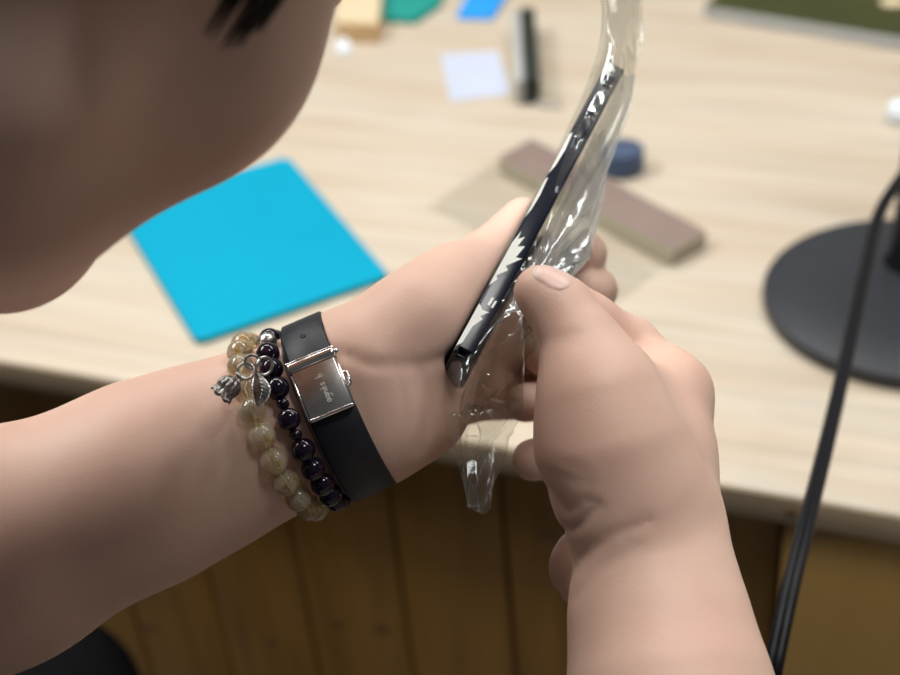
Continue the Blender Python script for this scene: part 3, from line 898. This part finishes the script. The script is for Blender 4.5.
band(math.pi*.66, math.pi*1.08, HW-.0006, -HW+.0006, .0021, .0013, 'strap_tail', M['leather'], 40)
# hole in the tail
p, q, ax, n = strap_frame(math.pi*.80, .0034)
bm = bmesh.new(); lathe(bm, [(.0007, -.0004), (.0009, .0001), (.0006, .0002), (.0005, -.0003)], toW(p), CM @ n, 16)
obj('buckle_hole', bm, M['rubber'], strap, smooth=True)
PHI_C = math.pi*.585
p, q, ax, n = strap_frame(PHI_C, .0030)
q = -q if q[1] < 0 else q      # q runs down the strap
pc = p
wq, wa, wnn = dirW(q), dirW(ax), dirW(n)
CR = frame_rot(wq, wa, wnn)
def cl(a, b, c): return Vector(toW(pc+q*a+ax*b+n*c))
LQ = .0158
bm = bmesh.new(); box(bm, cl(.0005, 0, 0), LQ, .0132, .0019, CR, .0004, 3)
clasp = obj('clasp_plate', bm, M['silver'], strap, auto=40)
bm = bmesh.new(); box(bm, cl(LQ/2+.0001, 0, .0001), .0011, .0134, .0021, CR, .0004, 3)
obj('plate_rim', bm, M['bright'], clasp, auto=40)
bm = bmesh.new(); box(bm, cl(-LQ/2-.0008, 0, .0003), .0030, .0150, .0030, CR, .0011, 4)
box(bm, cl(-LQ/2-.0022, 0, .0000), .0012, .0150, .0024, CR, .0005, 3)
obj('clasp_bar', bm, M['bright'], clasp, auto=60)
bm = bmesh.new(); box(bm, cl(.0006, -.0069, -.0006), .0148, .0007, .0022, CR, .0003, 2)
box(bm, cl(.0006, .0069, -.0006), .0148, .0007, .0022, CR, .0003, 2)
obj('clasp_side', bm, M['bright'], clasp, auto=40)
bm = bmesh.new(); tube(bm, [cl(*v) for v in [(-.0025, -.0070, -.0004), (-.0018, -.0083, -.0002), (.0018, -.0083, -.0002), (.0025, -.0070, -.0004)]], .0005, 8)
obj('release_button', bm, M['bright'], clasp, smooth=True)
bm = bmesh.new()
sphere(bm, cl(-LQ/2-.0008, -.0078, .0002), .0009, 12, 8); obj('hinge_pin', bm, M['bright'], clasp, smooth=True)
LET = {'a': [[(.85, .8), (.45, 1), (.1, .6), (.2, .1), (.55, .1), (.85, .8), (.8, .15), (1.05, .05)]],
       'g': [[(.8, .85), (.4, 1), (.1, .6), (.3, .15), (.7, .35), (.85, .9), (.75, -.55), (.35, -.85), (.1, -.5)]],
       'n': [[(.08, 1), (.12, 0), (.2, .6), (.5, 1), (.75, .8), (.8, .05), (1.0, .1)]],
       'è': [[(.1, .5), (.8, .6), (.6, 1), (.2, .8), (.15, .2), (.5, 0), (.9, .2)], [(.3, 1.65), (.6, 1.3)]],
       's': [[(.8, .9), (.4, 1), (.3, .7), (.7, .4), (.6, .05), (.15, .05)]],
       'b': [[(.2, 2), (.2, 0), (.5, -.02), (.85, .35), (.6, .85), (.22, .6)]], '.': [[(.2, .0), (.3, .08)]]}
bm = bmesh.new(); cx = 0; s = .00115
word = 'agnès b.'
tw = sum(.6 if ch == ' ' else (.5 if ch == '.' else 1.12) for ch in word)*s
for ch in word:
    if ch == ' ': cx += 1.1*s; continue
    for st in LET[ch]:
        # reads upwards along the plate: letters climb towards the clasp bar, tops to the elbow side
        pts_ = [cl(.0048-(cx+x*s), -.0008+(y-.4)*s, .00098) for x, y in st]
        pp = catmull([tuple(v) for v in pts_], 4) if len(pts_) > 2 else pts_
        tube(bm, pp, .00011, 5)
    cx += (.5 if ch == '.' else 1.12)*s
obj('engraved_lettering', bm, M['engrave'], clasp, smooth=True)['label'] = 'white handwritten lettering engraved along plate'

# ------------------------------------------------------------------ desk
desk = empty('desk', (0, 0, 0))
tag(desk, 'pale maple desk with a brown front edge over honey pine boards', 'desk')
XL, XR, YB, TH_D = -1.6, 1.2, 1.75, .019
bm = bmesh.new()
box(bm, ((XL+XR)/2, YB/2, DESK_Z-TH_D/2), XR-XL, YB-.0016, TH_D, None, .0006, 2)
obj('desktop', bm, M['desk'], desk, auto=40)
xj = D(797, 507).x
bm = bmesh.new()
box(bm, ((XL+xj)/2, -.0006, DESK_Z-.0004-TH_D/2), xj-XL-.0004, .0016, TH_D, None, .0004, 2)
obj('edge_band', bm, M['edge'], desk, auto=40)
bm = bmesh.new()
box(bm, ((xj+XR)/2, -.0006, DESK_Z-.0004-TH_D/2), XR-xj-.0004, .0016, TH_D, None, .0004, 2)
obj('edge_band', bm, M['edge'], desk, auto=40)
bm = bmesh.new()
lathe(bm, [(.0032, -.0003), (.0032, .0002), (.0016, .0003)], Vector((xj-.004, -.0015, DESK_Z-.011)), (0, -1, 0), 16)
obj('edge_knot', bm, M['knot'], desk, smooth=True)['label'] = 'small dark knot in the edge band'
bm = bmesh.new()
# pale seams between the laminate strips
# boards under the desk
def plane_y(px, py, y0):
    r = CM @ np.array([(px-450)/FPX, (py-337.5)/FPX, 1.0]); t = (y0-CPOS[1])/r[1]; return Vector(CPOS+r*t)
bm.free()
YP = 0.030
ZT = DESK_Z-TH_D-.001
xs = [plane_y(x, y, YP).x for x, y in ((395, 545), (505, 545))]
step = xs[1]-xs[0]
xe = plane_y(777, 585, YP).x
x = xs[0]-step*9
boards = []
while x < xe-.01:
    x1 = min(x+step, xe)
    if xe-x1 < .03: x1 = xe
    boards.append((x, x1)); x = x1
for a, b in boards:
    bm = bmesh.new(); box(bm, ((a+b)/2, YP+.008, (ZT+.05)/2), b-a-.0022, .016, ZT-.05, None, .0018, 2)
    obj('pine_board', bm, M['pine'], desk, auto=40)
bm = bmesh.new(); box(bm, ((boards[0][0]+xe)/2, YP+.020, (ZT+.05)/2), xe-boards[0][0], .006, ZT-.05, None)
obj('board_backing', bm, M['dark_gap'], desk)
for px, py in ((338, 622), (382, 628), (548, 536), (148, 627), (270, 640)):
    c = plane_y(px, py, YP-.0002)
    bm = bmesh.new(); lathe(bm, [(.0065, -.0002), (.006, .0002), (.0025, .0003)], c, (0, -1, 0), 20)
    for v in bm.verts: v.co.z = c.z+(v.co.z-c.z)*.75
    obj('board_knot', bm, M['knot'], desk, smooth=True)
bm = bmesh.new(); box(bm, ((xe+.004+XR)/2, .012, (ZT+.0)/2), XR-xe-.004, .018, ZT, None, .001, 2)
obj('side_panel', bm, M['pine2'], desk, auto=40)
for xx in (XL+.03, XR-.03):
    bm = bmesh.new(); box(bm, (xx, YB*.55, ZT/2), .03, YB*.85, ZT, None, .002, 2); obj('end_panel', bm, M['pine2'], desk, auto=40)

# ------------------------------------------------------------------ things on the desk
def slab(name, pts_px, z0, th, ms, label, cat, rad=.004, bev=.0008, zt=None, side=0, group=None):
    bm = bmesh.new()
    pts_ = [D(x, y, z0+th) for x, y in pts_px]
    quad_slab(bm, pts_, z0+.0002, z0+th, rad, 6, 0, side, bev)
    c = sum(pts_, Vector())/len(pts_); 
    for v in bm.verts: v.co -= Vector((c.x, c.y, z0))
    o = obj(name, bm, ms, auto=35); o.location = (c.x, c.y, z0)
    tag(o, label, cat, group); return o
slab('mouse_pad', [(288, 156), (390, 275), (196, 342), (112, 203)], DESK_Z, .0045, [M['teal'], M['teal_side']], 'bright turquoise rectangular mat lying flat on the desk', 'mat', .009, .0009, side=1)
ms_ = slab('screen_box', [(498, 157), (531, 138), (707, 231), (672, 251)], DESK_Z+.0012, .0125, [M['mauve'], M['cream']], 'long narrow mauve-brown slab with cream sides behind the phone', 'box', .002, .0008, side=1)
sh = slab('clear_sheet', [(428, 206), (506, 153), (700, 240), (617, 303)], DESK_Z, .0010, M['sheet'], 'clear plastic sheet under the mauve-brown slab', 'sheet', .006, .0003)
slab('cardboard_box', [(338, -40), (385, -38), (378, 24), (336, 22)], DESK_Z, .020, [M['beige'], M['beige_side']], 'beige cardboard box at the top edge beside the face', 'box', .002, .001, side=1)
slab('paper_scrap', [(335, 40), (347, 37), (352, 48), (338, 53)], DESK_Z, .004, M['white'], 'tiny white scrap beside the cheek', 'scrap', .003, .001)
slab('foam_pad', [(380, -40), (455, -45), (440, 2), (415, 19), (377, 17)], DESK_Z, .006, M['green'], 'dark green pad cut off by the top edge of the view', 'pad', .006, .001)
slab('sticky_note_pad', [(480, -30), (525, -34), (492, 17), (456, 16)], DESK_Z, .004, M['blue'], 'bright blue flat piece at the top edge, right of the green pad', 'note pad', .003, .001)
slab('paper_note', [(441, 54), (498, 51), (510, 94), (450, 101)], DESK_Z, .0006, M['paper'], 'small white square of paper lying on the desk', 'paper', .003, .0002)
# black and grey bar
pA, pB = D(516, 105), D(513, 33)
ax_ = (pB-pA); ax_.z = 0; L_ = ax_.length; ax_.normalize(); sd_ = Vector((ax_.y, -ax_.x, 0))
bar = empty('clip_box', (pA+pB)/2+sd_*.008); tag(bar, 'narrow black and grey bar standing beside the white paper', 'box')
mid_ = (pA+pB)/2
Rb_ = frame_rot(ax_, sd_, Vector((0, 0, 1)))
bm = bmesh.new(); box(bm, mid_+sd_*.004+Vector((0, 0, .012)), L_, .008, .0232, Rb_, .0015, 2); obj('grey_side', bm, M['grey'], bar, auto=40)['label'] = 'grey left half'
bm = bmesh.new(); box(bm, mid_+sd_*.015+Vector((0, 0, .0125)), L_*1.02, .0138, .0242, Rb_, .0015, 2); obj('black_body', bm, M['dkgreen'], bar, auto=40)['label'] = 'black right half'
bm = bmesh.new(); tube(bm, catmull([tuple(mid_-ax_*L_*.48+sd_*.016+Vector((0, 0, .004))), tuple(mid_-ax_*L_*.56+sd_*.026+Vector((0, 0, .0022))), tuple(mid_-ax_*L_*.56+sd_*.040+Vector((0, 0, .0022)))], 5), .0018, 8)
obj('grey_tail', bm, M['grey'], bar, smooth=True)  # thin grey curved tube at the near end of the bar
# slate blue cap behind the slab
c = D(622, 170)
bm = bmesh.new(); lathe(bm, [(.0165, .0003), (.0175, .0015), (.0175, .018), (.0165, .0195), (.013, .0195), (.013, .0185)], c, (0, 0, 1), 40)
tag(obj('bottle_cap', bm, M['navy'], auto=35), 'round slate-blue cap just behind the mauve-brown slab', 'cap')
# olive slab top right
oc = [D(703, 6, DESK_Z+.012), D(915, 40, DESK_Z+.012)]
ex = (oc[1]-oc[0]).normalized(); ey = Vector((-ex.y, ex.x, 0))
bm = bmesh.new(); quad_slab(bm, [oc[0], oc[1]+ex*.1, oc[1]+ex*.1+ey*.22, oc[0]+ey*.22], DESK_Z+.0002, DESK_Z+.012, .004, 5, 0, 1, .0006)
oo = obj('binder', bm, [M['olive'], M['grey']], auto=35); tag(oo, 'dark olive flat slab with a pale edge in the top right corner', 'binder')
lp = D(893, 2, DESK_Z+.0125)
bm = bmesh.new(); lathe(bm, [(.012, -.0004), (.0118, .0004), (.011, .0006)], lp, (0, 0, 1), 30)
obj('round_sticker', bm, M['beige'], oo, smooth=True)['label'] = 'pale round spot on the cover'
# white rounded thing at the right edge
c = D(902, 120)
bm = bmesh.new(); lathe(bm, [(.011, .0003), (.0125, .003), (.0125, .010), (.0105, .0145), (.006, .0165), (.001, .017)], c, (0, 0, 1), 36)
tag(obj('bottle_cap', bm, M['white'], smooth=True), 'small white rounded cap at the right edge of the desk', 'cap')
# monitor foot
mc = D(911, 292, DESK_Z+.011)
Rm = (mc-D(763, 290, DESK_Z+.011)).length
st = empty('monitor_stand', (mc.x, mc.y, DESK_Z)); tag(st, 'round black monitor stand on the right of the desk', 'monitor stand')
bm = bmesh.new(); lathe(bm, [(Rm-.003, .0003), (Rm-.0005, .002), (Rm, .004), (Rm, .0095), (Rm-.0008, .0107), (Rm-.002, .0112), (Rm*.5, .0114), (.001, .0114)], (mc.x, mc.y, DESK_Z), (0, 0, 1), 96)
obj('base', bm, M['base_black'], st, auto=30)
nk = D(914, 262, DESK_Z+.0115)
bm = bmesh.new(); lathe(bm, [(.020, .0113), (.019, .014), (.0165, .018), (.0160, .17), (.0155, .30)], (nk.x, nk.y, DESK_Z), (0, 0, 1), 36)
obj('neck', bm, M['rubber'], st, auto=40)
# black cord
cpts = [(985, 60, .87), (940, 120, .83), (905, 172, .78), (880, 212, .745), (865, 270, .70), (852, 330, .655), (838, 395, .61), (822, 462, .565), (806, 525, .525), (791, 585, .50), (779, 640, .488), (770, 690, .485), (760, 790, .50)]
cw = [np.array(W(*p)) for p in cpts]
cw += [cw[-1]+np.array([0, .02, -.15]), np.array([cw[-1][0]+.02, cw[-1][1]+.06, .30]), np.array([cw[-1][0]+.1, cw[-1][1]+.12, .012])]
path = catmull(cw, 8)
bm = bmesh.new()
offs = Vector(CM[:, 0])*.0014
tube(bm, [Vector(p)-offs for p in path], .0022, 10); tube(bm, [Vector(p)+offs for p in path], .0022, 10)
tag(obj('power_cord', bm, M['rubber'], smooth=True), 'black twin power cord hanging over the desk edge in front of monitor stand', 'cord')

# ------------------------------------------------------------------ room shell
bm = bmesh.new(); box(bm, (0, 0.5, -.05), 8, 8, .1); struct(obj('floor', bm, M['floor']))
bm = bmesh.new(); box(bm, (0, 2.6, 1.4), 8, .1, 2.8); struct(obj('wall_back', bm, M['wall']))

# ------------------------------------------------------------------ light
def area(name, loc, target, sx, sy, power, color):
    l = bpy.data.lights.new(name, 'AREA'); l.shape = 'RECTANGLE'; l.size, l.size_y = sx, sy; l.energy = power; l.color = color
    o = bpy.data.objects.new(name, l); COL.objects.link(o); o.location = loc
    o.rotation_euler = (Vector(target)-Vector(loc)).to_track_quat('-Z', 'Y').to_euler(); return o
area('ceiling_or_fill_lamp', (-.65, 1.0, 2.5), (-.5, .4, .8), 1.2, .3, 15, (1.0, .98, .95))
area('ceiling_or_fill_lamp', (.75, .9, 2.5), (.6, .4, .8), 1.2, .3, 14, (1.0, .98, .95))
area('ceiling_or_fill_lamp', (-1.25, -.20, 2.4), (0, -.25, 1.0), 1.2, .5, 29, (1.0, .98, .95))  # added fill from the left, brightens the forearm below the head
area('ceiling_or_fill_lamp', (.30, -.30, 2.5), (.30, -.29, 0), 1.2, .3, 22, (1.0, .98, .95))  # added fill over the hands, placed so the cheek stays dark
w = bpy.data.worlds.new('world'); SC.world = w; w.use_nodes = True
w.node_tree.nodes['Background'].inputs[0].default_value = (.86, .93, 1.0, 1)
w.node_tree.nodes['Background'].inputs[1].default_value = 0.075
